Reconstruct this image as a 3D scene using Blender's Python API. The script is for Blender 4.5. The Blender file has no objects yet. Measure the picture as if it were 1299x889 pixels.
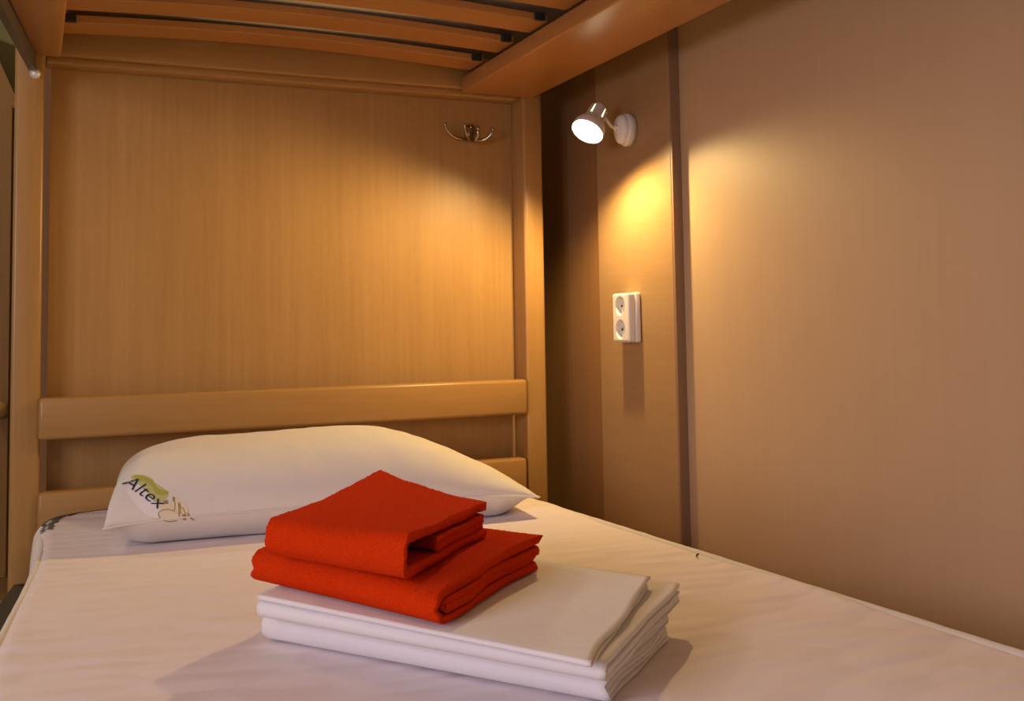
import bpy, bmesh, math, random
from mathutils import Vector, Matrix, noise
from mathutils.bvhtree import BVHTree

random.seed(4)
C = bpy.context.scene.collection
Z0 = 0.42            # height of the bed's reference plane above the floor; all shapes below are written relative to it
PI = math.pi

# ------------------------------------------------------------------ camera
F, CX, CY = 1413.02, 724.48, 327.04
T = Vector((-.0295, -2.2715, .4423))
yaw, pitch, roll = .4514, .0672, -.0192
fwd = Vector((math.sin(yaw)*math.cos(pitch), math.cos(yaw)*math.cos(pitch), math.sin(pitch)))
right = Vector((math.cos(yaw), -math.sin(yaw), 0))
up = right.cross(fwd)
r2 = math.cos(roll)*right + math.sin(roll)*up
u2 = -math.sin(roll)*right + math.cos(roll)*up

def ray(px, py):
    return (r2*((px-CX)/F) - u2*((py-CY)/F) + fwd).normalized()

def at(px, py, **k):
    """Point of the place seen at that spot of the photo, on the plane X=, Y= or Z=."""
    d = ray(px, py)
    (a, v), = k.items()
    i = 'XYZ'.index(a)
    return T + d*((v-T[i])/d[i])

cam = bpy.data.cameras.new('camera')
cam.sensor_width = 36
cam.lens = F/1299*36
cam.shift_x = (649.5-CX)/1299
cam.shift_y = (CY-444.5)/1299
cam.clip_start = .02
co = bpy.data.objects.new('camera', cam)
C.objects.link(co)
m = Matrix((r2, u2, -fwd)).transposed().to_4x4()
m.translation = T + Vector((0, 0, Z0))
co.matrix_world = m
bpy.context.scene.camera = co

# ------------------------------------------------------------------ materials
def nt(name):
    m = bpy.data.materials.new(name)
    m.use_nodes = True
    t = m.node_tree
    return m, t, t.nodes['Principled BSDF']

def plain(name, col, rough=.5, metal=0, spec=.5, **k):
    m, t, b = nt(name)
    b.inputs['Base Color'].default_value = (*col, 1)
    b.inputs['Roughness'].default_value = rough
    b.inputs['Metallic'].default_value = metal
    b.inputs['Specular IOR Level'].default_value = spec
    for n, v in k.items():
        b.inputs[n.replace('_', ' ')].default_value = v
    return m

def wood(name, c1, c2, grain='Z', scale=60, rough=.4, spec=.4, contrast=1, coat=0, bump=.02):
    """Beech: fine streaks along one axis plus broad soft figure."""
    m, t, b = nt(name)
    N, L = t.nodes, t.links
    tc = N.new('ShaderNodeTexCoord')
    mp = N.new('ShaderNodeMapping')
    s = {'X': (.03, 1, 1), 'Y': (1, .03, 1), 'Z': (1, 1, .03)}[grain]
    mp.inputs['Scale'].default_value = s
    L.new(tc.outputs['Object'], mp.inputs[0])
    n1 = N.new('ShaderNodeTexNoise'); n1.inputs['Scale'].default_value = scale*2.2; n1.inputs['Detail'].default_value = 6
    n2 = N.new('ShaderNodeTexNoise'); n2.inputs['Scale'].default_value = scale*.22; n2.inputs['Detail'].default_value = 3
    mp2 = N.new('ShaderNodeMapping'); mp2.inputs['Scale'].default_value = tuple(.12 if q < 1 else 1 for q in s)
    L.new(tc.outputs['Object'], mp2.inputs[0])
    n3 = N.new('ShaderNodeTexNoise'); n3.inputs['Scale'].default_value = scale*5; n3.inputs['Detail'].default_value = 2
    L.new(mp.outputs[0], n1.inputs[0]); L.new(mp.outputs[0], n2.inputs[0]); L.new(mp2.outputs[0], n3.inputs[0])
    a = N.new('ShaderNodeMath'); a.operation = 'ADD'
    a2 = N.new('ShaderNodeMath'); a2.operation = 'MULTIPLY_ADD'; a2.inputs[1].default_value = .5
    L.new(n1.outputs[0], a.inputs[0]); L.new(n2.outputs[0], a.inputs[1])
    L.new(n3.outputs[0], a2.inputs[0]); L.new(a.outputs[0], a2.inputs[2])
    r = N.new('ShaderNodeMapRange')
    mid = 1.25
    r.inputs[1].default_value = mid-.45/contrast; r.inputs[2].default_value = mid+.45/contrast
    L.new(a2.outputs[0], r.inputs[0])
    mx = N.new('ShaderNodeMix'); mx.data_type = 'RGBA'
    mx.inputs[6].default_value = (*c1, 1); mx.inputs[7].default_value = (*c2, 1)
    L.new(r.outputs[0], mx.inputs[0]); L.new(mx.outputs[2], b.inputs['Base Color'])
    b.inputs['Roughness'].default_value = rough
    b.inputs['Specular IOR Level'].default_value = spec
    b.inputs['Coat Weight'].default_value = coat
    b.inputs['Coat Roughness'].default_value = .32
    bp_ = N.new('ShaderNodeBump'); bp_.inputs['Strength'].default_value = bump; bp_.inputs['Distance'].default_value = .001
    L.new(a2.outputs[0], bp_.inputs['Height']); L.new(bp_.outputs[0], b.inputs['Normal'])
    return m

def cloth(name, col, rough=.85, weave=900, wrinkle=9, wr=.35, sheen=.2, fine=.15, fuzz=None):
    m, t, b = nt(name)
    N, L = t.nodes, t.links
    b.inputs['Base Color'].default_value = (*col, 1)
    b.inputs['Roughness'].default_value = rough
    b.inputs['Specular IOR Level'].default_value = .2
    b.inputs['Sheen Weight'].default_value = sheen
    tc = N.new('ShaderNodeTexCoord')
    n1 = N.new('ShaderNodeTexNoise'); n1.inputs['Scale'].default_value = wrinkle; n1.inputs['Detail'].default_value = 4
    n1.inputs['Distortion'].default_value = .6
    n2 = N.new('ShaderNodeTexNoise'); n2.inputs['Scale'].default_value = weave; n2.inputs['Detail'].default_value = 2
    L.new(tc.outputs['Object'], n1.inputs[0]); L.new(tc.outputs['Object'], n2.inputs[0])
    b1 = N.new('ShaderNodeBump'); b1.inputs['Strength'].default_value = wr; b1.inputs['Distance'].default_value = .01
    b2 = N.new('ShaderNodeBump'); b2.inputs['Strength'].default_value = fine; b2.inputs['Distance'].default_value = .0012
    L.new(n1.outputs[0], b1.inputs['Height']); L.new(n2.outputs[0], b2.inputs['Height'])
    L.new(b1.outputs[0], b2.inputs['Normal']); L.new(b2.outputs[0], b.inputs['Normal'])
    if fuzz:
        r = N.new('ShaderNodeMapRange'); r.inputs[1].default_value = .3; r.inputs[2].default_value = .7
        mx = N.new('ShaderNodeMix'); mx.data_type = 'RGBA'
        mx.inputs[6].default_value = (*fuzz, 1); mx.inputs[7].default_value = (*col, 1)
        L.new(n2.outputs[0], r.inputs[0]); L.new(r.outputs[0], mx.inputs[0]); L.new(mx.outputs[2], b.inputs['Base Color'])
    return m

def quilt(name, col):
    """Matelasse mattress cover: soft leaf-shaped puffs of stitching, elongated across the bed."""
    m, t, b = nt(name)
    N, L = t.nodes, t.links
    b.inputs['Base Color'].default_value = (*col, 1)
    b.inputs['Roughness'].default_value = .8
    b.inputs['Specular IOR Level'].default_value = .25
    b.inputs['Sheen Weight'].default_value = .15
    tc = N.new('ShaderNodeTexCoord')
    mp = N.new('ShaderNodeMapping'); mp.inputs['Rotation'].default_value = (0, 0, .45); mp.inputs['Scale'].default_value = (10, 27, 4)
    L.new(tc.outputs['Object'], mp.inputs[0])
    dn = N.new('ShaderNodeTexNoise'); dn.inputs['Scale'].default_value = 7
    L.new(tc.outputs['Object'], dn.inputs[0])
    ad = N.new('ShaderNodeVectorMath'); ad.operation = 'MULTIPLY_ADD'; ad.inputs[1].default_value = (.9, .9, 0)
    L.new(dn.outputs['Color'], ad.inputs[0]); L.new(mp.outputs[0], ad.inputs[2])
    v = N.new('ShaderNodeTexVoronoi'); v.feature = 'SMOOTH_F1'; v.inputs['Scale'].default_value = 1; v.inputs['Smoothness'].default_value = .35
    v.inputs['Randomness'].default_value = 1
    L.new(ad.outputs[0], v.inputs['Vector'])
    n1 = N.new('ShaderNodeTexNoise'); n1.inputs['Scale'].default_value = 3.5; n1.inputs['Detail'].default_value = 2
    L.new(tc.outputs['Object'], n1.inputs[0])
    n2 = N.new('ShaderNodeTexNoise'); n2.inputs['Scale'].default_value = 700
    L.new(tc.outputs['Object'], n2.inputs[0])
    b0 = N.new('ShaderNodeBump'); b0.inputs['Strength'].default_value = .25; b0.inputs['Distance'].default_value = .02
    L.new(n1.outputs[0], b0.inputs['Height'])
    b1 = N.new('ShaderNodeBump'); b1.inputs['Strength'].default_value = .7; b1.inputs['Distance'].default_value = -.010
    L.new(v.outputs['Distance'], b1.inputs['Height']); L.new(b0.outputs[0], b1.inputs['Normal'])
    b2 = N.new('ShaderNodeBump'); b2.inputs['Strength'].default_value = .12; b2.inputs['Distance'].default_value = .001
    L.new(n2.outputs[0], b2.inputs['Height']); L.new(b1.outputs[0], b2.inputs['Normal'])
    L.new(b2.outputs[0], b.inputs['Normal'])
    return m

M = {}
M['panel'] = wood('beech_panel', (.37, .205, .066), (.465, .275, .10), 'Z', 60, .38, .4, contrast=1.0)
M['frame_v'] = wood('beech_upright', (.36, .19, .056), (.455, .26, .086), 'Z', 60, .33, .45, contrast=.8, coat=.15)
M['frame_x'] = wood('beech_crosswise', (.36, .19, .056), (.455, .26, .086), 'X', 60, .33, .45, contrast=.8, coat=.15)
M['frame_y'] = wood('beech_lengthwise', (.42, .19, .06), (.54, .27, .095), 'Y', 60, .36, .45, contrast=.8, coat=.15)
M['slat'] = wood('beech_slat', (.40, .17, .05), (.52, .25, .08), 'X', 60, .4, .4, contrast=.8)
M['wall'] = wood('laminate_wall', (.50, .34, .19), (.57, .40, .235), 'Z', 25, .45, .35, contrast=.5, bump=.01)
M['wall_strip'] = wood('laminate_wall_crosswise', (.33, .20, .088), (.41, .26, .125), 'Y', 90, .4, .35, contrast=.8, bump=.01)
M['edge'] = plain('shaded_board_end', (.27, .16, .085), .4)  # browner than the boards: shade on an end face put into the colour
M['mattress'] = quilt('quilted_cover', (.80, .715, .735))
M['ticking'] = cloth('mattress_side', (.70, .67, .63), weave=500)
M['pillow'] = cloth('pillow_cotton', (.78, .75, .71), wrinkle=14, wr=.18)
M['linen'] = cloth('folded_linen', (.80, .775, .775), wrinkle=16, wr=.22, weave=1200, fine=.1)
M['towel'] = cloth('orange_terry', (.78, .052, .004), rough=1, weave=900, wrinkle=24, wr=.25, sheen=0, fine=1.0, fuzz=(.58, .028, .002))
M['towel'].node_tree.nodes['Principled BSDF'].inputs['Specular IOR Level'].default_value = .05
M['white_plastic'] = plain('white_plastic', (.78, .76, .73), .3, spec=.5)
M['dark_hole'] = plain('dark_opening', (.03, .025, .02), .6)
M['chrome'] = plain('chrome', (.75, .74, .72), .12, 1)
M['brushed'] = plain('brushed_nickel', (.80, .79, .74), .35, .25)
M['slot'] = plain('lit_slot', (1, .9, .7), .4, Emission_Color=(1, .82, .5, 1), Emission_Strength=1.6)
M['bronze'] = plain('aged_chrome', (.42, .37, .29), .16, 1)
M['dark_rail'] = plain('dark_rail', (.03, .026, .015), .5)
M['steel'] = plain('grey_steel', (.16, .155, .15), .45, .7)
M['black'] = plain('black_plastic', (.02, .02, .02), .5)
M['cream'] = plain('cream_paint', (.62, .60, .40), .8)
M['ceilpaint'] = plain('ceiling_paint', (.75, .68, .45), .9)
M['floor'] = plain('pale_floor', (.42, .40, .22), .5)
M['brown_side'] = wood('brown_cabinet', (.26, .13, .05), (.34, .18, .07), 'Z', 40, .45)
M['upper_mat'] = cloth('upper_mattress', (.80, .76, .58), weave=400)
M['ink'] = plain('navy_print', (.02, .018, .06), .7)
M['ink_dark'] = plain('dark_print', (.06, .05, .04), .7)
M['green'] = plain('green_print', (.42, .44, .07), .7)
M['green2'] = plain('pale_green_print', (.55, .56, .22), .7)
M['petal'] = plain('cream_print', (.80, .72, .52), .7)
M['ochre'] = plain('ochre_print', (.36, .22, .06), .7)
M['whiteprint'] = plain('white_print', (.85, .84, .86), .7)
m, t, b = nt('lit_lens')
b.inputs['Base Color'].default_value = (1, .95, .8, 1)
b.inputs['Emission Color'].default_value = (1, .86, .55, 1)
b.inputs['Emission Strength'].default_value = 14
M['lens'] = m

# ------------------------------------------------------------------ helpers
def finish(o, label=None, cat=None, group=None, kind=None):
    if label: o['label'] = label
    if cat: o['category'] = cat
    if group: o['group'] = group
    if kind: o['kind'] = kind
    return o

def root_of(o):
    while o.parent: o = o.parent
    return o

def thing(name, loc, label, cat, group=None):
    o = bpy.data.objects.new(name, None)
    o.empty_display_size = .05
    o.location = Vector(loc) + Vector((0, 0, Z0))
    C.objects.link(o)
    return finish(o, label, cat, group)

def obj(name, bm, mat, parent=None, smooth=False, loc=None, label=None):
    """Shapes are written in the bed's frame; the mesh is stored relative to its thing's base point."""
    base = (root_of(parent).location if parent else (Vector(loc)+Vector((0, 0, Z0)) if loc else Vector((0, 0, 0))))
    for v in bm.verts:
        v.co = v.co + Vector((0, 0, Z0)) - base
    bmesh.ops.recalc_face_normals(bm, faces=bm.faces)
    me = bpy.data.meshes.new(name)
    bm.to_mesh(me); bm.free()
    if smooth:
        me.polygons.foreach_set('use_smooth', [True]*len(me.polygons))
    me.materials.append(mat)
    o = bpy.data.objects.new(name, me)
    C.objects.link(o)
    if parent: o.parent = parent
    else: o.location = base
    if label: o['label'] = label
    return o

def box(bm, x0, x1, y0, y1, z0, z1, bev=0, seg=3):
    r = bmesh.ops.create_cube(bm, size=1)
    vs = r['verts']
    for v in vs:
        v.co = Vector((x0+(v.co.x+.5)*(x1-x0), y0+(v.co.y+.5)*(y1-y0), z0+(v.co.z+.5)*(z1-z0)))
    if bev:
        es = list({e for v in vs for e in v.link_edges})
        bmesh.ops.bevel(bm, geom=es, offset=bev, segments=seg, profile=.5, affect='EDGES')
    return bm

def B(*a, **k):
    return box(bmesh.new(), *a, **k)

def frame_of(n):
    n = n.normalized()
    a = Vector((0, 0, 1)) if abs(n.z) < .9 else Vector((1, 0, 0))
    u = a.cross(n).normalized()
    return u, n.cross(u), n

def lathe(bm, o, n, prof, seg=32, cap0=True, cap1=True, sy=1.0, upv=None):
    """prof: (distance along n, radius). sy squeezes the second axis (oval)."""
    u, v, n = frame_of(n)
    if upv is not None:
        v = (upv - n*upv.dot(n)).normalized(); u = v.cross(n)
    rings = []
    for d, r in prof:
        rings.append([bm.verts.new(o + n*d + (u*math.cos(2*PI*k/seg)*sy + v*math.sin(2*PI*k/seg))*r) for k in range(seg)])
    for a, b_ in zip(rings, rings[1:]):
        for k in range(seg):
            bm.faces.new((a[k], a[(k+1) % seg], b_[(k+1) % seg], b_[k]))
    if cap0: bm.faces.new(rings[0][::-1])
    if cap1: bm.faces.new(rings[-1])
    return bm

def tube(bm, pts, rad, seg=12):
    pts = [Vector(p) for p in pts]
    rings = []
    pu = None
    for i, p in enumerate(pts):
        d = (pts[min(i+1, len(pts)-1)] - pts[max(i-1, 0)]).normalized()
        if pu is None: pu, _, _ = frame_of(d)
        u = (pu - d*pu.dot(d)).normalized(); v = d.cross(u); pu = u
        r = rad[i] if isinstance(rad, (list, tuple)) else rad
        rings.append([bm.verts.new(p + (u*math.cos(2*PI*k/seg)+v*math.sin(2*PI*k/seg))*r) for k in range(seg)])
    for a, b_ in zip(rings, rings[1:]):
        for k in range(seg):
            bm.faces.new((a[k], a[(k+1) % seg], b_[(k+1) % seg], b_[k]))
    bm.faces.new(rings[0][::-1]); bm.faces.new(rings[-1])
    return bm

def catmull(pts, n=8):
    P = [Vector(p) for p in pts]
    P = [P[0]*2-P[1]] + P + [P[-1]*2-P[-2]]
    out = []
    for i in range(1, len(P)-2):
        for k in range(n):
            t_ = k/n
            a, b_, c, d = P[i-1], P[i], P[i+1], P[i+2]
            out.append(.5*((2*b_)+(c-a)*t_+(2*a-5*b_+4*c-d)*t_*t_+(3*b_-a-3*c+d)*t_**3))
    out.append(P[-2])
    return out

def sstep(a, b_, x):
    t_ = max(0, min(1, (x-a)/(b_-a)))
    return t_*t_*(3-2*t_)

# ------------------------------------------------------------------ the room
def struct(name, bm, mat):
    return finish(obj(name, bm, mat), kind='structure')

FL = -Z0
CE = 1.95
struct('floor', B(-1.9, 1.3, -3.7, 2.7, FL-.05, FL), M['floor'])
struct('ceiling', B(-1.9, 1.3, -3.7, 2.7, CE, CE+.05), M['ceilpaint'])
# right wall: a raised narrow board holding lamp and socket, a set-back board behind it, a set-back wide board in front of it
bm = bmesh.new()
box(bm, 1.085, 1.2, -3.7, -.458, FL, CE)
struct('wall_right', bm, M['wall'])
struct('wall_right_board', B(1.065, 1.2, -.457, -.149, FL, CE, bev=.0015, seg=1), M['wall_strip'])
struct('shaded_end_1', B(1.0652, 1.0845, -.4635, -.4572, FL, CE), M['edge'])  # end face of the raised board, its unlit look painted on
struct('wall_right_far', B(1.078, 1.2, -.148, 2.55, FL, CE), M['brown_side'])
struct('wall_back', B(-1.9, 1.3, 2.55, 2.65, FL, CE), M['cream'])
struct('wall_added_partition', B(-.02, 1.077, .30, .33, FL, CE), M['brown_side'])  # added behind the headboard, dark brown, to keep the gaps beside it dark
bm = bmesh.new()
WY0, WY1, WZ0, WZ1 = -3.0, -1.75, .30, 1.45
box(bm, -1.9, -1.8, -3.7, WY0, FL, CE)
box(bm, -1.9, -1.8, WY1, 2.55, FL, CE)
box(bm, -1.9, -1.8, WY0, WY1, FL, WZ0)
box(bm, -1.9, -1.8, WY0, WY1, WZ1, CE)
struct('wall_left', bm, M['cream'])
struct('wall_front', B(-1.9, 1.2, -3.7, -3.6, FL, CE), M['cream'])
bm = bmesh.new()
for y0, y1, z0, z1 in ((WY0, WY0+.06, WZ0, WZ1), (WY1-.06, WY1, WZ0, WZ1), ((WY0+WY1)/2-.03, (WY0+WY1)/2+.03, WZ0, WZ1), (WY0, WY1, WZ0, WZ0+.06), (WY0, WY1, WZ1-.06, WZ1)):
    box(bm, -1.88, -1.82, y0, y1, z0, z1)
struct('added_window_1', bm, M['white_plastic'])  # unseen window, added to house the cool fill light

# ------------------------------------------------------------------ bunk bed
bed = thing('bunk_bed', (.45, -.9, FL), 'beech bunk bed with panelled headboard, lower bunk beside the laminate wall', 'bunk bed')
PX0, PX1 = .0, .918              # panel opening
RX0, RX1 = .918, .985            # right post
LX0, LX1 = -.062, -.014          # left post
for x0, x1 in ((RX0+.02, RX1), (LX0, LX1)):
    obj('post', B(x0, x1, -.045, .045, FL, 1.30, bev=.006), M['frame_v'], bed, True)
obj('headboard_panel', B(-.002, .9375, .020, .036, .0, .99), M['panel'], bed)
# top rail with a small bead under it
obj('top_rail', B(-.012, .938, -.038, .02, .972, 1.03, bev=.005), M['frame_x'], bed, True)
obj('rail_moulding', B(-.012, .938, -.026, .02, .958, .973, bev=.004), M['frame_x'], bed, True)
obj('guard_rail', B(LX1-.003, .934, -.058, -.014, .269, .344, bev=.007), M['frame_x'], bed, True)
obj('guard_rail', B(LX1-.003, .934, -.050, -.014, .090, .176, bev=.007), M['frame_x'], bed, True)
# lower side rails and base of the lower bunk
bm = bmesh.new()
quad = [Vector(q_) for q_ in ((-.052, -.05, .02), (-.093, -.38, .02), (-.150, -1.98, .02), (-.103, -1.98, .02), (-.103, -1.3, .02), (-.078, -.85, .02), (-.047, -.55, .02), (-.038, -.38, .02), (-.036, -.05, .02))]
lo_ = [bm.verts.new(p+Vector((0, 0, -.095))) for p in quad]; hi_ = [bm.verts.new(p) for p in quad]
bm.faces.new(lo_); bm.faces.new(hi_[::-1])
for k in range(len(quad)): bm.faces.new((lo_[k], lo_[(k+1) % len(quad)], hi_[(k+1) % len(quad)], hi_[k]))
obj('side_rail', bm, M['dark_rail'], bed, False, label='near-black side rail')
obj('side_rail', B(.90, .925, -1.98, -.045, -.08, .02, bev=.006), M['frame_y'], bed, True)
obj('bed_base', B(-.040, .90, -1.98, -.045, -.055, -.012), M['slat'], bed)
# upper bunk: wide flat side boards, sprung slats held in black caps
obj('upper_side_board', B(.795, .962, -2.0, -.046, .9615, .995, bev=.004), M['frame_y'], bed, True)
obj('upper_side_rail', B(.93, .962, -2.0, -.046, .9955, 1.16, bev=.004), M['frame_y'], bed, True)
bm = bmesh.new()
lo = [(-.030, -.046), (.014, -.046), (.010, -2.0), (-.245, -2.0)]
vb = [bm.verts.new((x, y, .965)) for x, y in lo]
vt = [bm.verts.new((x, y, 1.10)) for x, y in lo]
bm.faces.new(vb); bm.faces.new(vt[::-1])
for k in range(4): bm.faces.new((vb[k], vb[(k+1) % 4], vt[(k+1) % 4], vt[k]))
bmesh.ops.bevel(bm, geom=list(bm.edges), offset=.006, segments=3, profile=.5, affect='EDGES')
obj('upper_side_board', bm, M['frame_y'], bed, True)
# dark steel strip along the outer side of the left board, bolted to the post
bm = bmesh.new()
a0 = Vector(at(41, 88, Y=-.056)); a1 = Vector((-.262, -2.0, .958))
sd = Vector((1, 0, 0))
q = []
for p in (a0, a1):
    for dx, dz in ((-.006, -.002), (.006, -.002), (.006, .04), (-.006, .04)):
        q.append(bm.verts.new(p+Vector((dx, 0, dz))))
for k in range(4): bm.faces.new((q[k], q[(k+1) % 4], q[4+(k+1) % 4], q[4+k]))
bm.faces.new(q[:4]); bm.faces.new(q[4:][::-1])
obj('metal_strip', bm, M['steel'], bed)
bp_ = at(45, 93, Y=-.050)
bm = lathe(bmesh.new(), bp_+Vector((0, .008, 0)), Vector((0, -1, 0)), [(0, .009), (.006, .0095), (.011, .007), (.0135, .0035)], 20)
obj('bolt', bm, M['brushed'], bed, True)

def slat(y0, y1, z=1.001):
    bm = bmesh.new()
    n = 28
    rows = []
    for k in range(n+1):
        u = k/n
        x = -.0+.80*u
        h = .013*math.sin(PI*u)
        rows.append([bm.verts.new((x, yy, z+h+dz)) for yy, dz in ((y0, .0015), (y0+.0015, 0), (y1-.0015, 0), (y1, .0015), (y1, .0125), (y1-.0015, .014), (y0+.0015, .014), (y0, .0125))])
    for a, b_ in zip(rows, rows[1:]):
        for k in range(8): bm.faces.new((a[k], a[(k+1) % 8], b_[(k+1) % 8], b_[k]))
    bm.faces.new(rows[0][::-1]); bm.faces.new(rows[-1])
    s = obj('slat', bm, M['slat'], bed)
    for x0 in (.0145, .774):
        obj('slat_cap', B(x0, x0+.0205, y0-.005, y0+.004, z+.001, z+.0165, bev=.002), M['black'], s)
y = -.085
while y > -1.95:
    slat(y-.080, y)
    y -= .158

um = bmesh.new()
box(um, .02, .925, -1.97, -.05, 1.0335, 1.15, bev=.02, seg=4)
finish(obj('upper_mattress', um, M['upper_mat'], None, True, loc=(.45, -1, 1.03)), 'beige mattress of the upper bunk, seen between the slats overhead', 'mattress')

# ------------------------------------------------------------------ chrome hook on the headboard
hk = at(597, 168, Y=.015)
hook = thing('coat_hook', (hk.x, .0195, hk.z-.02), 'chrome three-armed coat hook screwed high on the headboard panel', 'coat hook')
bm = bmesh.new()
lathe(bm, Vector((hk.x, .0192, hk.z)), Vector((0, -1, 0)), [(0, .0195), (.003, .0195), (.007, .0155), (.0078, .0)], 28, cap1=False, sy=.74, upv=Vector((0, 0, 1)))
obj('base_plate', bm, M['bronze'], hook, True)
for sx in (0, 1):
    bm = lathe(bmesh.new(), Vector((hk.x, .0122, hk.z+(.0115 if sx else -.0100))), Vector((0, -1, 0)), [(0, .0022), (.0012, .002), (.0016, .0)], 12, cap1=False)
    obj('screw', bm, M['chrome'], hook, True)
def prong(pts, r, ball):
    c = catmull([Vector((hk.x+x, .0175-y_, hk.z+z)) for x, y_, z in pts], 8)
    bm = tube(bmesh.new(), c, [r*(1.15-.35*i/len(c)) for i in range(len(c))], 12)
    bmesh.ops.create_icosphere(bm, subdivisions=2, radius=ball, matrix=Matrix.Translation(c[-1]))
    obj('prong', bm, M['bronze'], hook, True)
prong([(-.002, .005, -.013), (-.020, .012, -.0185), (-.046, .020, -.015), (-.064, .026, -.001), (-.068, .029, .009)], .0036, .0044)
prong([(.002, .005, -.013), (.014, .013, -.0185), (.028, .024, -.0160), (.037, .032, -.006), (.040, .034, .004)], .0036, .0046)
prong([(-.001, .005, -.010), (-.006, .016, -.0190), (-.018, .029, -.013), (-.0245, .034, .001), (-.0255, .035, .009)], .0032, .0042)
prong([(.0, .006, -.004), (.0, .014, -.018), (.002, .026, -.022), (.004, .036, -.010), (.004, .038, .003)], .0042, .0054)

# ------------------------------------------------------------------ wall lamp
WX = 1.0645
L = Vector(at(745, 167, Y=-.31))
AX = Vector((-.56, -.26, -.79)).normalized()
lamp = thing('wall_spotlight', (WX, -.305, .85), 'lit metal reading spotlight on white bracket on the side wall', 'wall lamp')
mc = Vector((WX, -.305, .852))
# mounting cup: rounded, tapering to a softly pointed lower edge
bm = bmesh.new()
seg = 40
rings = []
def cup(r, d):
    ring = []
    for k in range(seg):
        a = 2*PI*k/seg
        c, s = math.cos(a), math.sin(a)
        rr = r*(1+.16*max(0, -s)**3)
        ring.append(bm.verts.new(mc+Vector((-d, c*rr*.88, s*rr+.002))))
    return ring
rings = [cup(.031, 0), cup(.0315, .012), cup(.030, .0165), cup(.028, .018), cup(.0285, .0195), cup(.027, .026), cup(.022, .0305), cup(.010, .033), cup(.003, .0335)]
for a, b_ in zip(rings, rings[1:]):
    for k in range(seg): bm.faces.new((a[k], a[(k+1) % seg], b_[(k+1) % seg], b_[k]))
bm.faces.new(rings[0]); bm.faces.new(rings[-1][::-1])
obj('wall_mount', bm, M['white_plastic'], lamp, True)
bm = lathe(bmesh.new(), mc+Vector((-.031, .0, .003)), Vector((-1, 0, 0)), [(0, .006), (.006, .006), (.008, .0045)], 20)
obj('socket_knuckle', bm, M['brushed'], lamp, True)
# shade: a bell that narrows to a rounded cap
prof = [(.000, .0325), (.0008, .0332), (-.004, .0336), (-.014, .0326), (-.022, .0290), (-.030, .0235), (-.036, .0205), (-.056, .0195), (-.064, .0188), (-.070, .0160), (-.073, .0100), (-.074, .002)]
bm = lathe(bmesh.new(), L, AX, prof, 48, cap0=False)
inner = lathe(bm, L, AX, [(.000, .0325), (-.002, .0315), (-.006, .0310)], 48, cap0=False, cap1=False)
shade = obj('lamp_shade', bm, M['brushed'], lamp, True)
bm = lathe(bmesh.new(), L-AX*.0035, AX, [(0, .0308), (.0012, .0298), (.0024, .022), (.003, .010), (.0032, .001)], 40)
obj('lamp_lens', bm, M['lens'], lamp, True, label='glowing warm white lens')
p0 = mc+Vector((-.036, 0, .003)); p3 = L-AX*.05
arm = catmull([p0, p0+Vector((-.008, 0, .002)), p3+Vector((.014, -.004, -.004)), p3], 8)
obj('swivel_arm', tube(bmesh.new(), arm, .0035), M['brushed'], lamp, True)
# two cooling slots on the neck
u_, v_, n_ = frame_of(AX)
tocam = (T-L); tocam = (tocam-AX*tocam.dot(AX)).normalized()
side = AX.cross(tocam)
for s in (-.62, .62):
    d = (tocam*math.cos(s)+side*math.sin(s)).normalized()
    tdir = d.cross(AX).normalized()
    bm = bmesh.new()
    cc = [bm.verts.new(L-AX*a+d*(r+.0004)+tdir*w) for a, r, w in ((.038, .0203, -.002), (.038, .0203, .002), (.060, .0191, .001), (.060, .0191, -.001))]
    cd = [bm.verts.new(v.co-d*.0012) for v in cc]
    bm.faces.new(cc); bm.faces.new(cd[::-1])
    for k in range(4): bm.faces.new((cc[k], cc[(k+1) % 4], cd[(k+1) % 4], cd[k]))
    obj('cooling_slot', bm, M['slot'], lamp, label='bright slot with lamplight shining through')

# ------------------------------------------------------------------ double wall socket
oy0, oy1 = at(820, 400, X=WX).y, at(786, 400, X=WX).y
oc = Vector((WX, -.297, (at(820, 371, X=WX).z+at(820, 433, X=WX).z)/2))
hw, hh, dp = .034, .050, .030
so = thing('power_socket', (WX, oc.y, oc.z-hh), 'white surface-mounted double power socket on the wall under the spotlight', 'power socket')
bm = box(bmesh.new(), WX-dp*.45, WX, oc.y-hw, oc.y+hw, oc.z-hh, oc.z+hh, bev=.004)
obj('back_box', bm, M['white_plastic'], so, True)
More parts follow.
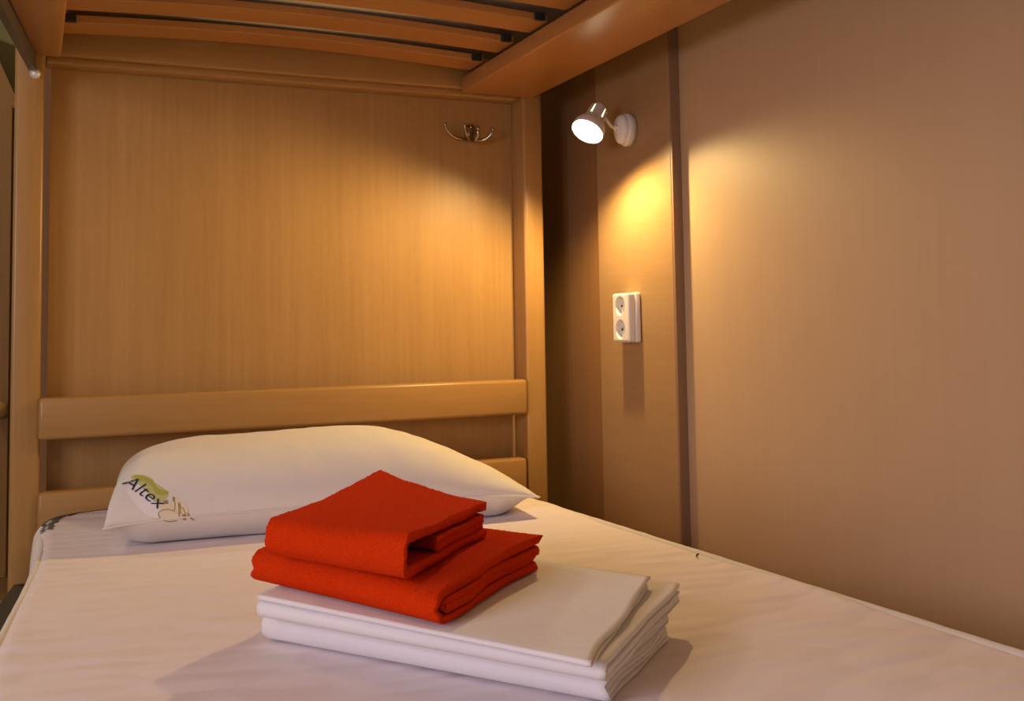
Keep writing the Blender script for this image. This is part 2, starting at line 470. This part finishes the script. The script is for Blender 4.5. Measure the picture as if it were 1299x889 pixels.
# cover with two round wells
bm = bmesh.new()
xf = WX-dp
box(bm, xf, WX-dp*.42, oc.y-hw+.0008, oc.y+hw-.0008, oc.z-hh+.0008, oc.z+hh-.0008, bev=.005, seg=4)
cover = obj('cover_plate', bm, M['white_plastic'], so, False)
for dz in (.0235, -.0235):
    c = Vector((xf, oc.y, oc.z+dz))
    cut = bmesh.new()
    lathe(cut, c+Vector((-.002, 0, 0)), Vector((1, 0, 0)), [(0, .0203), (.013, .0195)], 40)
    me = bpy.data.meshes.new('cut'); 
    for v in cut.verts: v.co = v.co+Vector((0, 0, Z0))-so.location
    bmesh.ops.recalc_face_normals(cut, faces=cut.faces)
    cut.to_mesh(me); cut.free()
    tmp = bpy.data.objects.new('cut', me); C.objects.link(tmp); tmp.parent = so
    md = cover.modifiers.new('b', 'BOOLEAN'); md.operation = 'DIFFERENCE'; md.object = tmp; md.solver = 'EXACT'
    bpy.context.view_layer.update()
    dg = bpy.context.evaluated_depsgraph_get()
    nm = bpy.data.meshes.new_from_object(cover.evaluated_get(dg))
    cover.modifiers.clear(); cover.data = nm
    bpy.data.objects.remove(tmp)
    # round insert with raised rim and two pin holes
    bm = bmesh.new()
    lathe(bm, c+Vector((.0125, 0, 0)), Vector((-1, 0, 0)), [(0, .0192), (.0015, .0190), (.002, .0165), (.0022, .001)], 40)
    ins = obj('socket_insert', bm, M['white_plastic'], so, False)
    for s in (-1, 1):
        bm = lathe(bmesh.new(), c+Vector((.0098, .0095*s, 0)), Vector((-1, 0, 0)), [(0, .0027), (.0006, .0027)], 16)
        obj('pin_hole', bm, M['dark_hole'], ins)
    for s in (-1, 1):
        obj('earth_clip', B(c.x+.003, c.x+.011, c.y-.003, c.y+.003, c.z+s*.0165-.0018, c.z+s*.0165+.0018), M['brushed'], ins)

# ------------------------------------------------------------------ lower mattress
MX0, MX1, MY0, MY1, MZ = -.024, .838, -1.97, -.068, .13
def skew(x, y):      # the side towards the aisle sags outwards along the bed
    return x-.065*sstep(-.25, -1.25, y)*max(0, min(1, (MX1-x)/(MX1-MX0)))**1.5
def grid_shape(nx, ny, fn):
    bm = bmesh.new()
    g = [[bm.verts.new(fn(i/nx, j/ny)) for i in range(nx+1)] for j in range(ny+1)]
    for j in range(ny):
        for i in range(nx):
            bm.faces.new((g[j][i], g[j][i+1], g[j+1][i+1], g[j+1][i]))
    return bm, g

def soft(u, k=.35):      # more rows near the ends
    return u - k*math.sin(2*PI*u)/(2*PI)*1.0 if False else .5-.5*math.cos(PI*u)*(1-k)-k*(.5-u)

def outline(x, y, R):
    """squeeze a point of the rectangle into the rounded rectangle; also its depth inside the outline"""
    cx_, cy_ = (MX0+MX1)/2, (MY0+MY1)/2
    hx, hy = (MX1-MX0)/2, (MY1-MY0)/2
    px, py = x-cx_, y-cy_
    ix, iy = hx-R, hy-R
    if abs(px) > ix and abs(py) > iy:
        a, b_ = (abs(px)-ix)/R, (abs(py)-iy)/R
        # square to disc
        a2, b2 = a*math.sqrt(1-b_*b_/2), b_*math.sqrt(1-a*a/2)
        px = math.copysign(ix+a2*R, px); py = math.copysign(iy+b2*R, py)
        d = R*(1-math.hypot(a2, b2))
    else:
        d = min(hx-abs(px), hy-abs(py))
    return cx_+px, cy_+py, max(0, d)

def mat_top(u, v):
    x = MX0+(MX1-MX0)*soft(u, .3); y = MY0+(MY1-MY0)*soft(v, .3)
    x, y, d = outline(x, y, .10)
    r = .034
    z = MZ
    if d < r: z = MZ-(r-math.sqrt(max(0, r*r-(r-d)**2)))
    e = math.exp(-((d-.018)/.012)**2)*.0015
    z += e + .003*noise.noise(Vector((x*4, y*4, 0)))*min(1, d/.04)
    # slight tuft of cover pushed up near the wall side, and a lifted right back corner
    z += .006*math.exp(-((x-.82)/.025)**2-((y+1.16)/.10)**2)
    z += .010*math.exp(-((x-.78)/.07)**2-((y+.42)/.12)**2)
    z += .013*math.exp(-((y+.07)/.16)**2)*sstep(.75, .35, x)
    # dips and stretch folds near the head end on the left
    return Vector((skew(x, y), y, z))
bm, g = grid_shape(150, 260, mat_top)
border = [g[0][i] for i in range(151)]+[g[j][150] for j in range(1, 261)]+[g[260][i] for i in range(149, -1, -1)]+[g[j][0] for j in range(259, 0, -1)]
prev = border
for dz, out in ((-.02, .003), (-.06, .006), (-.10, .0), (-.1065, -.012)):
    new = []
    for w in border:
        n_ = Vector((w.co.x-.4, w.co.y+1, 0))
        cx_ = Vector((max(MX0+.1, min(MX1-.1, w.co.x)), max(MY0+.1, min(MY1-.1, w.co.y)), 0))
        dr = Vector((w.co.x, w.co.y, 0))-cx_
        dr = dr.normalized() if dr.length > 1e-6 else Vector((0, 0, 0))
        new.append(bm.verts.new(Vector((w.co.x, w.co.y, MZ-.034+dz))+dr*out))
    for k in range(len(border)):
        k2 = (k+1) % len(border)
        bm.faces.new((prev[k], prev[k2], new[k2], new[k]))
    prev = new
bm.faces.new(prev)
mat = thing('mattress', (.4, -1, -.012), 'off-white quilted mattress on the lower bunk under pillow and linen', 'mattress')
obj('quilted_cover', bm, M['mattress'], mat, True)
# piped edge all round, standing proud of the cover
path = []
R = .10
for cx_, cy_, a0 in ((MX1-R, MY1-R, 0), (MX0+R, MY1-R, PI/2), (MX0+R, MY0+R, PI), (MX1-R, MY0+R, 1.5*PI)):
    for k in range(10):
        a = a0+k/9*PI/2
        path.append(Vector((cx_+(R-.014)*math.cos(a), cy_+(R-.014)*math.sin(a), 0)))
dense = []
for a, b_ in zip(path, path[1:]+path[:1]):
    n = max(1, int((b_-a).length/.03))
    for k in range(n):
        p = a.lerp(b_, k/n)
        p.x = skew(p.x, p.y)
        p.z = MZ-.0045+.0012*noise.noise(Vector((p.x*30, p.y*30, 1)))
        dense.append(p)
bm = bmesh.new()
rings = []
for i, p in enumerate(dense):
    d = (dense[(i+1) % len(dense)]-dense[i-1]).normalized()
    nrm = Vector((0, 0, 1)).cross(d)
    rings.append([bm.verts.new(p+(nrm*math.cos(2*PI*k/10)*.009+Vector((0, 0, 1))*math.sin(2*PI*k/10)*.0065)*(.45+.55*sstep(.3, .7, p.x))) for k in range(10)])
for i in range(len(rings)):
    a, b_ = rings[i], rings[(i+1) % len(rings)]
    for k in range(10): bm.faces.new((a[k], a[(k+1) % 10], b_[(k+1) % 10], b_[k]))
obj('piping', bm, M['ticking'], mat, True, label='pale piped edge')

def tree_of(*os_):
    vs_, ps_ = [], []
    for o in os_:
        off = root_of(o).location-Vector((0, 0, Z0))
        b0_ = len(vs_)
        vs_ += [v.co+off for v in o.data.vertices]
        ps_ += [tuple(b0_+i for i in p.vertices) for p in o.data.polygons]
    return BVHTree.FromPolygons(vs_, ps_)
mat_bvh = tree_of(*mat.children)
def on_top(bvh, p, lift):
    h = bvh.ray_cast(Vector((p.x, p.y, 1)), Vector((0, 0, -1)))
    return h[0]+h[1]*lift if h[0] else p
# dark woven ribbon of marks sewn over the corner by the left post
pts = [Vector(q_) for q_ in ((-.004, -.22, .13), (-.001, -.175, .13), (.008, -.140, .13), (.024, -.115, .13), (.045, -.098, .13), (.072, -.088, .13), (.105, -.083, .13))]
c = catmull(pts, 10)
bm = bmesh.new()
for i in range(0, len(c)-1, 2):
    a, b_ = c[i], c[i+1]
    d = (b_-a).normalized(); n = Vector((-d.y, d.x, 0))
    w = .010+.006*random.random()
    qd = [on_top(mat_bvh, q_, .0008) for q_ in (a-n*w, a+n*w*.4, b_+n*w*.8+d*.002, b_-n*w*.4+d*.004)]
    try: bm.faces.new([bm.verts.new(q_) for q_ in qd])
    except ValueError: pass
r = bmesh.ops.extrude_face_region(bm, geom=list(bm.faces))
for v in r['geom']:
    if isinstance(v, bmesh.types.BMVert): v.co.z += .0008
obj('corner_ribbon', bm, M['ink_dark'], mat, label='dark printed ribbon at the head corner')

sp = Vector((.806, -.93, 0)); sp = on_top(mat_bvh, sp, .0005)
obj('loose_thread', tube(bmesh.new(), catmull([sp, sp+Vector((-.004, -.006, .0015)), sp+Vector((-.006, -.010, .003)), sp+Vector((-.005, -.013, .005))], 5), .0012, 8), M['ink_dark'], mat, True, label='dark loose thread on the piped edge')

# ------------------------------------------------------------------ pillow
pc = Vector((.428, -.300, MZ+.001))
hx, hy = .341, .195
rot = Matrix.Rotation(-.10, 3, 'Z')
def pillow_pt(u, v, side):
    s, t_ = 2*u-1, 2*v-1
    s = math.sin(s*PI/2)*.45+s*.55; t_ = math.sin(t_*PI/2)*.45+t_*.55
    # outline: gently drawn in between the corners
    x = hx*s*(1-.030*(1-t_*t_)); yy = hy*t_*(1-.05*(1-s*s)*(s*s+.2))
    a = max(0, 1-abs(s)**(12 if s < 0 else 3.6)); b_ = max(0, 1-abs(t_)**3.6)
    f = (a**(.34 if s < 0 else .55))*(b_**.5)
    right_ = sstep(.25, 1.0, s)
    top = .100*f*(1-.45*right_)*(1-.10*sstep(-.6, -1, s)+.05*sstep(-.7, .1, s))
    top += .0025*noise.noise(Vector((x*7, yy*9, 3)))*f
    seam = .045 - .010*abs(s)**4
    g_ = min(1, ((1-abs(s))*hx*16))*min(1, ((1-abs(t_))*hy*16))
    if side > 0:
        z = seam+top
        puff = 0
    else:
        z = seam*(1-math.sin(min(1, g_*1.1)*PI/2))
        puff = math.sin(min(1, g_)*PI)*.012 if g_ < 1 else 0
    z += .0015*noise.noise(Vector((x*30, yy*30, side)))*min(1, f*3)*(1 if side > 0 else 0)
    x += math.copysign(puff, s)*(abs(s)**8); yy += math.copysign(puff, t_)*(abs(t_)**8)
    p = rot @ Vector((x, yy, 0))
    p = pc+Vector((p.x, p.y, z))
    hit = mat_bvh.ray_cast(Vector((p.x, p.y, 1)), Vector((0, 0, -1)))
    if hit[0] and p.z < hit[0].z+.0025: p.z = hit[0].z+.0025
    return p
bm = bmesh.new()
NX, NY = 110, 70
top = [[bm.verts.new(pillow_pt(i/NX, j/NY, 1)) for i in range(NX+1)] for j in range(NY+1)]
bot = [[(top[j][i] if i in (0, NX) or j in (0, NY) else bm.verts.new(pillow_pt(i/NX, j/NY, -1))) for i in range(NX+1)] for j in range(NY+1)]
for G in (top, bot):
    for j in range(NY):
        for i in range(NX):
            try: bm.faces.new((G[j][i], G[j][i+1], G[j+1][i+1], G[j+1][i]))
            except ValueError: pass
pil = thing('pillow', tuple(pc), 'plump off-white pillow with printed corner leaning against the headboard', 'pillow')
rimpts = [top[0][i].co.copy() for i in range(NX+1)]+[top[j][NX].co.copy() for j in range(1, NY+1)]+[top[NY][i].co.copy() for i in range(NX-1, -1, -1)]+[top[j][0].co.copy() for j in range(NY-1, 0, -1)]
pcase = obj('pillow_cover', bm, M['pillow'], pil, True)
bm = bmesh.new()
rings = []
for i, p in enumerate(rimpts):
    d = (rimpts[(i+1) % len(rimpts)]-rimpts[i-1]).normalized()
    nrm = Vector((0, 0, 1)).cross(d)
    rings.append([bm.verts.new(p+(nrm*math.cos(2*PI*k/8)+Vector((0, 0, 1))*math.sin(2*PI*k/8))*.0017) for k in range(8)])
for i in range(len(rings)):
    a, b_ = rings[i], rings[(i+1) % len(rings)]
    for k in range(8): bm.faces.new((a[k], a[(k+1) % 8], b_[(k+1) % 8], b_[k]))
obj('seam', bm, M['pillow'], pil, True)

# ---- printing on the pillow: flat shapes laid on the cloth
pbvh = tree_of(pcase)
def press(bm, lift):
    for v in bm.verts:
        px, py = v.co.x, v.co.y
        d = ray(px, py)
        h = pbvh.ray_cast(T, d)
        if h[0]:
            n = h[1] if h[1].dot(d) < 0 else -h[1]
            v.co = h[0]+n*lift
        else:
            v.co = Vector((0, 0, -99))
    bad = [v for v in bm.verts if v.co.z < -50]
    bmesh.ops.delete(bm, geom=bad, context='VERTS')
    return bm
def poly(pts, lift, bm=None, cuts=2):
    b1 = bmesh.new()
    f = b1.faces.new([b1.verts.new((x, y_, 0)) for x, y_ in pts])
    bmesh.ops.triangulate(b1, faces=[f])
    for _ in range(cuts):
        bmesh.ops.subdivide_edges(b1, edges=list(b1.edges), cuts=1, use_grid_fill=True)
    return press(b1, lift)
def smooth_loop(pts):
    P = [Vector((x, y_, 0)) for x, y_ in pts]
    n = len(P); out = []
    for i in range(n):
        a, b_, c, d = P[i-1], P[i], P[(i+1) % n], P[(i+2) % n]
        for k in range(5):
            t_ = k/5
            q_ = .5*((2*b_)+(c-a)*t_+(2*a-5*b_+4*c-d)*t_*t_+(3*b_-a-3*c+d)*t_**3)
            out.append((q_.x, q_.y))
    return out
def merge(dst, src):
    me = bpy.data.meshes.new('t'); src.to_mesh(me); src.free(); dst.from_mesh(me); bpy.data.meshes.remove(me)
pr = bmesh.new()
merge(pr, poly(smooth_loop([(166, 606), (173, 602), (186, 606), (196, 612), (201, 622), (213, 623), (206, 628), (214, 628), (204, 637), (196, 636), (186, 624), (176, 614)]), .0006))
obj('printed_leaf', pr, M['green2'], pil, label='pale green printed leaf')
pr = bmesh.new()
merge(pr, poly(smooth_loop([(170, 605), (180, 603), (192, 608), (197, 616), (203, 621), (214, 624), (207, 628), (198, 626), (193, 617), (185, 611), (176, 609)]), .0010))
obj('printed_leaf', pr, M['green'], pil, label='olive green printed leaf')
pr = bmesh.new()
merge(pr, poly(smooth_loop([(160, 622), (175, 615), (190, 625), (204, 640), (203, 655), (188, 654), (175, 642)]), .0004))
obj('printed_patch', pr, M['whiteprint'], pil, label='white printed patch behind the lettering')
pr = bmesh.new()
for loop in ([(206, 652), (203, 658), (212, 661), (224, 660), (230, 652), (220, 648)], [(220, 634), (226, 632), (230, 640), (229, 650), (222, 650), (218, 642)],
             [(229, 638), (236, 641), (239, 650), (233, 657), (228, 648)], [(202, 640), (212, 638), (220, 644), (214, 650), (204, 648)]):
    merge(pr, poly(smooth_loop(loop), .0007))
obj('printed_flower', pr, M['petal'], pil, label='cream printed cotton flower')
pr = bmesh.new()
for loop in ([(231, 652), (236, 652), (236, 659), (232, 659)], [(219, 630), (222, 631), (221, 636), (219, 635)], [(226, 637), (227.2, 637), (228, 655), (226.6, 655)], [(237, 650), (238, 650), (245, 659), (243.5, 659)], [(207, 636), (212, 634), (213, 639), (208, 639)]):
    merge(pr, poly(loop, .0011))
def stroke(pts, w_):
    P_ = [Vector((x, y_, 0)) for x, y_ in pts]
    P_ = catmull(P_, 6)
    b1 = bmesh.new(); prev_ = None
    for k_, p_ in enumerate(P_):
        d_ = (P_[min(k_+1, len(P_)-1)]-P_[max(k_-1, 0)]).normalized(); n_ = Vector((-d_.y, d_.x, 0))*w_/2
        cur_ = (b1.verts.new(p_+n_), b1.verts.new(p_-n_))
        if prev_: b1.faces.new((prev_[0], cur_[0], cur_[1], prev_[1]))
        prev_ = cur_
    return press(b1, .0012)
for ln in ([(203, 657), (201, 651), (206, 647), (214, 646), (220, 648)], [(206, 659), (214, 661), (224, 660)], [(221, 648), (222, 640), (221, 634)],
           [(229, 652), (229, 644), (227, 638)], [(236, 655), (234, 648), (231, 643)], [(238, 652), (242, 657), (247, 659)]):
    merge(pr, stroke(ln, .9))
obj('printed_flower_centre', pr, M['ochre'], pil, label='brown details of the printed flower')

cu = bpy.data.curves.new('txt', 'FONT'); cu.body = 'Altex'; cu.size = 1; cu.shear = .35; cu.resolution_u = 4; cu.offset = -.004
to = bpy.data.objects.new('txt', cu); C.objects.link(to)
bpy.context.view_layer.update()
tm = bpy.data.meshes.new_from_object(to.evaluated_get(bpy.context.evaluated_depsgraph_get()))
bpy.data.objects.remove(to)
b1 = bmesh.new(); b1.from_mesh(tm)
xs = [v.co.x for v in b1.verts]; w_ = max(xs)-min(xs); x0_ = min(xs)
p_start, p_end = Vector((154.5, 614, 0)), Vector((203, 648, 0))
ud = (p_end-p_start)
sc_ = ud.length/w_
ud = ud.normalized(); vd = Vector((ud.y, -ud.x, 0))
for v in b1.verts:
    s = (v.co.x-x0_)*sc_
    bend = -1.5*math.sin(PI*s/(w_*sc_))
    q_ = p_start+ud*s+vd*(v.co.y*sc_*.92-bend)
    v.co = Vector((q_.x, q_.y, 0))
bmesh.ops.triangulate(b1, faces=list(b1.faces))
press(b1, .0016)
obj('printed_lettering', b1, M['ink'], pil, label='navy slanting printed lettering')
# small dark thread mark near the right end
obj('printed_mark', poly([(594, 634), (600, 633), (601, 637), (598, 636)], .0008), M['ink_dark'], pil, label='tiny dark mark near the right end')

# ------------------------------------------------------------------ folded cloth
def folded(name, mat_, parent, P, zb, depth_scale, U, hmap, tk, nv=40, nz=.0015, seed=0, label=None, edge_amp=0.0, nfreq=14, under=None, fuzz=0, n=26):
    """P: four floor corners (front-left, front-right, back-right, back-left). U: list of nested folds
    (u_start, h_bottom, h_top, u_end_bottom, u_end_top) in metres of depth and as fractions of the height map."""
    FLc, FRc, BRc, BLc = [Vector(p) for p in P]
    depth = ((BLc-FLc).length+(BRc-FRc).length)/2
    bm = bmesh.new()
    mid = (FLc+FRc+BRc+BLc)/4
    if under:
        # the cloth lies on the flat plane that best carries it: fitted to what is below, then lifted clear of its highest spot
        S = []
        for a in range(25):
            for b_ in range(25):
                q_ = FLc.lerp(FRc, -.03+1.06*a/24).lerp(BLc.lerp(BRc, -.03+1.06*a/24), -.03+1.06*b_/24)
                hit = under.ray_cast(Vector((q_.x, q_.y, 1)), Vector((0, 0, -1)))
                if hit[0] and hit[1].z > .5 and hit[0].z > zb-.02: S.append(hit[0].copy())
        mx_ = sum(p.x for p in S)/len(S); my_ = sum(p.y for p in S)/len(S); mz_ = sum(p.z for p in S)/len(S)
        Axx = sum((p.x-mx_)**2 for p in S); Ayy = sum((p.y-my_)**2 for p in S); Axy = sum((p.x-mx_)*(p.y-my_) for p in S)
        bx = sum((p.x-mx_)*(p.z-mz_) for p in S); by = sum((p.y-my_)*(p.z-mz_) for p in S)
        D_ = Axx*Ayy-Axy*Axy
        ga, gb = (bx*Ayy-by*Axy)/D_, (by*Axx-bx*Axy)/D_
        lift_ = max(p.z-mz_-ga*(p.x-mx_)-gb*(p.y-my_) for p in S)+.0010
    def rest(x, y_):
        return mz_+lift_+ga*(x-mx_)+gb*(y_-my_)
    def place(u, v, h):
        uu = u/depth
        base = (FLc.lerp(FRc, v)).lerp(BLc.lerp(BRc, v), uu)
        H = hmap(uu, v)
        q_ = Vector((base.x, base.y, zb+h*H))
        f = (FRc-FLc).normalized()
        q_ += f*(edge_amp*noise.noise(Vector((u*9, h*3, seed+3+v*2))))*(abs(v-.5)*2)
        if under:
            q_.z = rest(q_.x, q_.y)+h*H
        w = noise.noise(Vector((base.x*nfreq, base.y*nfreq, seed+h*1.5)))*nz*min(1, h*2)
        w2 = noise.noise(Vector((base.x*nfreq*2.3, base.y*nfreq*2.3, seed+7)))*nz*.5*min(1, h*2)
        q_.z += w+w2
        if fuzz:
            c_ = Vector((base.x*430, base.y*430, q_.z*430))
            k_ = fuzz*noise.noise(c_)
            q_ += Vector((k_, fuzz*noise.noise(c_+Vector((31, 7, 3))), fuzz*noise.noise(c_+Vector((3, 17, 9)))*min(1, h*4)))
        return q_
    for (us, hb, ht, eb, et) in U:
        eb *= depth; et *= depth
        hm = (hb+ht)/2
        Href = hmap(.2, .5)
        rad = (ht-hb)/2*Href
        pts = []
        for k in range(n+1):
            pts.append((eb+(us+rad-eb)*k/n, hb, 0, -1))
        nb = 12 if n < 40 else 24
        for k in range(1, nb):
            a = -PI/2-PI*k/nb
            pts.append((us+rad+rad*math.cos(a), hm+(ht-hb)/2*math.sin(a), math.cos(a), math.sin(a)))
        for k in range(n+1):
            pts.append((us+rad+(et-us-rad)*k/n, ht, 0, 1))
        tkh = tk/Href
        def wave(u): return 0
        outer = [(p[0], p[1]) for p in pts]
        inn = [(p[0]-p[2]*tk, p[1]-p[3]*tkh) for p in pts]
        # rounded selvedges
        loop = outer+[(outer[-1][0]+tk*.35, outer[-1][1]-tkh*.5)]+inn[::-1]+[(outer[0][0]+tk*.35, outer[0][1]+tkh*.5)]
        rows = []
        for j in range(nv+1):
            v = j/nv
            v2 = v
            rows.append([bm.verts.new(place(u, v2, h)) for u, h in loop])
        m_ = len(loop)
        for a, b_ in zip(rows, rows[1:]):
            for k in range(m_): bm.faces.new((a[k], a[(k+1) % m_], b_[(k+1) % m_], b_[k]))
        no = len(outer)
        for row, rev in ((rows[0], False), (rows[-1], True)):
            for k in range(no-1):
                q4 = (row[k], row[k+1], row[m_-3-k+0], row[m_-2-k]) if False else (row[k], row[k+1], row[2*no-k-1], row[2*no-k])
                bm.faces.new(q4)
            bm.faces.new((row[no-1], row[no], row[no+1])); bm.faces.new((row[0], row[2*no], row[2*no+1]))
    o = obj(name, bm, mat_, parent, True, loc=(None if parent else (FLc.x, FLc.y, zb)), label=label)
    return o

# white folded sheets: lower, upper (its top layer is a shorter flap)
zb = MZ+.0045
f0, f1 = at(331, 812, Z=zb), at(771, 893, Z=zb)
r1 = at(843, 812, Z=zb)
dep = (r1-f1)*1.08
low = folded('folded_sheet', M['linen'], None, (f0, f1, f1+dep, f0+dep*1.35), zb, 1,
    [(0, .0, 1, 1, .99), (.004, .22, .50, .98, 1), (.004, .52, .80, .97, .99)], lambda u, v: .030-.006*u, .0036, nv=60, nz=.0007, seed=2, edge_amp=.006, nfreq=8, under=mat_bvh)
finish(low, 'white folded bed sheet, thicker lower one under the other sheet', 'bed sheet', None)
zt = zb+.0315
g0, g1 = at(325, 783, Z=zt), at(768, 866, Z=zt)
ra = at(862, 735, Z=zt+.014)
dep2 = (ra-g1)
upr = thing('folded_sheet', (g0.x, g0.y, zt), 'white folded bed sheet directly under the orange towels', 'bed sheet')
folded('folded_body', M['linen'], upr, (g0, g1, g1+dep2, g0+dep2*1.12), zt, 1,
    [(0, .0, 1, .98, 1), (.004, .28, .62, .97, .99)], lambda u, v: .0165+.003*u, .0032, nv=60, nz=.0005, nfreq=8, seed=5, edge_amp=.004, under=tree_of(low))
zf = zt+.0172
h0, h1 = at(326, 757, Z=zf+.003), at(750, 842, Z=zf+.003)
rb = at(824, 734, Z=zf+.003)
dep3 = rb-h1
flap = folded('top_flap', M['linen'], upr, (h0, h1, h1+dep3, h0+dep3*1.12), zf, 1,
    [(0, .0, 1, .97, 1)], lambda u, v: .0052+.006*u*u*v, .0021, nv=60, nz=.0006, nfreq=8, seed=9, edge_amp=.006, under=tree_of(upr.children[0]))

# orange towels
zc = zf+.0072
t0, t1, t2 = at(318, 738, Z=zc), at(553, 797, Z=zc), at(686, 716, Z=zc)
dt = t2-t1
def hlow(u, v): return .005*u*v*v+ .034-.004*u+.004*math.sin(v*PI)*.4-.006*sstep(.7, 1, v)*sstep(.3, 0, u)
tw = folded('folded_towel', M['towel'], None, (t0, t1, t2, t0+dt*1.0), zc, 1,
    [(0, .0, 1, .96, 1), (.014, .30, .70, .94, .98)], hlow, .0088, nv=190, n=110, fuzz=.0008, nz=.0024, seed=12, edge_amp=.010, nfreq=11, under=tree_of(flap))
finish(tw, 'orange terry towel folded flat, larger and lower of the two', 'towel')
zd = zc+.0335
s0, s1, s2 = at(336, 713, Z=zd), at(512, 748, Z=zd), at(616, 679, Z=zd)
ds = s2-s1
def hup(u, v): return .036+.017*u**1.5*(1-v)**1.7-.002*u*v+.003*sstep(.6, 1, v)*sstep(.6, .1, u)
tu = folded('folded_towel', M['towel'], None, (s0, s1, s2, s0+ds*1.18), zd, 1,
    [(0, .0, 1, .96, 1), (.095, .27, .66, .94, .97)], hup, .0088, nv=150, n=90, fuzz=.0008, nz=.0024, seed=21, edge_amp=.008, nfreq=12, under=tree_of(tw))
finish(tu, 'orange terry towel with open rolled fold, smaller one on top', 'towel')

# ------------------------------------------------------------------ beyond the left post: another cupboard
cab = thing('wooden_cupboard', (-.35, 2.0, FL), 'brown wooden cupboard with round knob beyond the left bed post', 'cupboard')
def prism(pts, y0, y1):
    bm = bmesh.new()
    a = [bm.verts.new((x, y0, z)) for x, z in pts]; b_ = [bm.verts.new((x, y1, z)) for x, z in pts]
    bm.faces.new(a); bm.faces.new(b_[::-1])
    for k in range(len(pts)): bm.faces.new((a[k], a[(k+1) % len(pts)], b_[(k+1) % len(pts)], b_[k]))
    return bm
yc_ = 2.0
pa, pb = at(0, 78, Y=yc_), at(24, 132, Y=yc_)
slope = (pb.z-pa.z)/(pb.x-pa.x)
obj('cupboard_body', prism([(-.85, FL), (pb.x, FL), (pb.x, pb.z), (pa.x, pa.z), (pa.x-.10, pa.z-slope*.10), (-.85, pa.z-slope*.10)], yc_, yc_+.45), M['brown_side'], cab)
dzt = at(5, 135, Y=yc_).z
dr_ = obj('cupboard_door', B(-.80, at(14, 300, Y=yc_).x, yc_-.018, yc_, FL+.08, dzt, bev=.003), M['brown_side'], cab)
kp = at(-1, 519, Y=yc_-.02)
obj('knob', lathe(bmesh.new(), kp+Vector((0, .004, 0)), Vector((0, -1, 0)), [(0, .013), (.016, .013), (.024, .025), (.040, .028), (.050, .018), (.054, .002)], 24), M['frame_v'], dr_, True)

# ------------------------------------------------------------------ light
def area(name, loc, target, power, col, size, shape='DISK', size_y=None, spread=PI):
    l = bpy.data.lights.new(name, 'AREA')
    l.energy = power; l.color = col; l.shape = shape; l.size = size
    if size_y: l.size_y = size_y
    l.spread = spread
    o = bpy.data.objects.new(name, l)
    o.location = Vector(loc)+Vector((0, 0, Z0))
    d = Vector(target)-Vector(loc)
    o.rotation_euler = d.to_track_quat('-Z', 'Y').to_euler()
    C.objects.link(o)
    return o
sl = bpy.data.lights.new('spotlight_bulb', 'SPOT')
sl.energy = 15; sl.color = (1, .675, .265); sl.spot_size = math.radians(174); sl.spot_blend = .5; sl.shadow_soft_size = .014
so_ = bpy.data.objects.new('spotlight_bulb', sl)
so_.location = L+AX*.016+Vector((0, 0, Z0)); so_.rotation_euler = Vector((-.42, -.18, -.89)).to_track_quat('-Z', 'Y').to_euler()
C.objects.link(so_)
area('added_window_fill', (-1.80, -2.375, .875), (1, -1.6, .4), 27, (.95, .80, .98), 1.15, 'RECTANGLE', 1.0)  # added fill light set in the unseen window opening
area('room_fill_light', (-.9, -2.6, 1.9), (-.9, -2.6, 0), 5, (1, .80, .52), .35)  # added warm fill out of view, no fitting modelled
area('aisle_fill_light', (-1.0, 1.3, 1.9), (-1.0, 1.3, 0), 12, (1, .85, .55), .3)  # added out of view to brighten the floor beyond the left post

w = bpy.data.worlds.new('world'); bpy.context.scene.world = w
w.use_nodes = True
w.node_tree.nodes['Background'].inputs[0].default_value = (.75, .8, 1, 1)
w.node_tree.nodes['Background'].inputs[1].default_value = .3
vs = bpy.context.scene.view_settings
bpy.context.scene.display_settings.display_device = 'sRGB'
vs.view_transform = 'Standard'; vs.look = 'None'; vs.exposure = .24; vs.gamma = 1
vs.use_curve_mapping = False
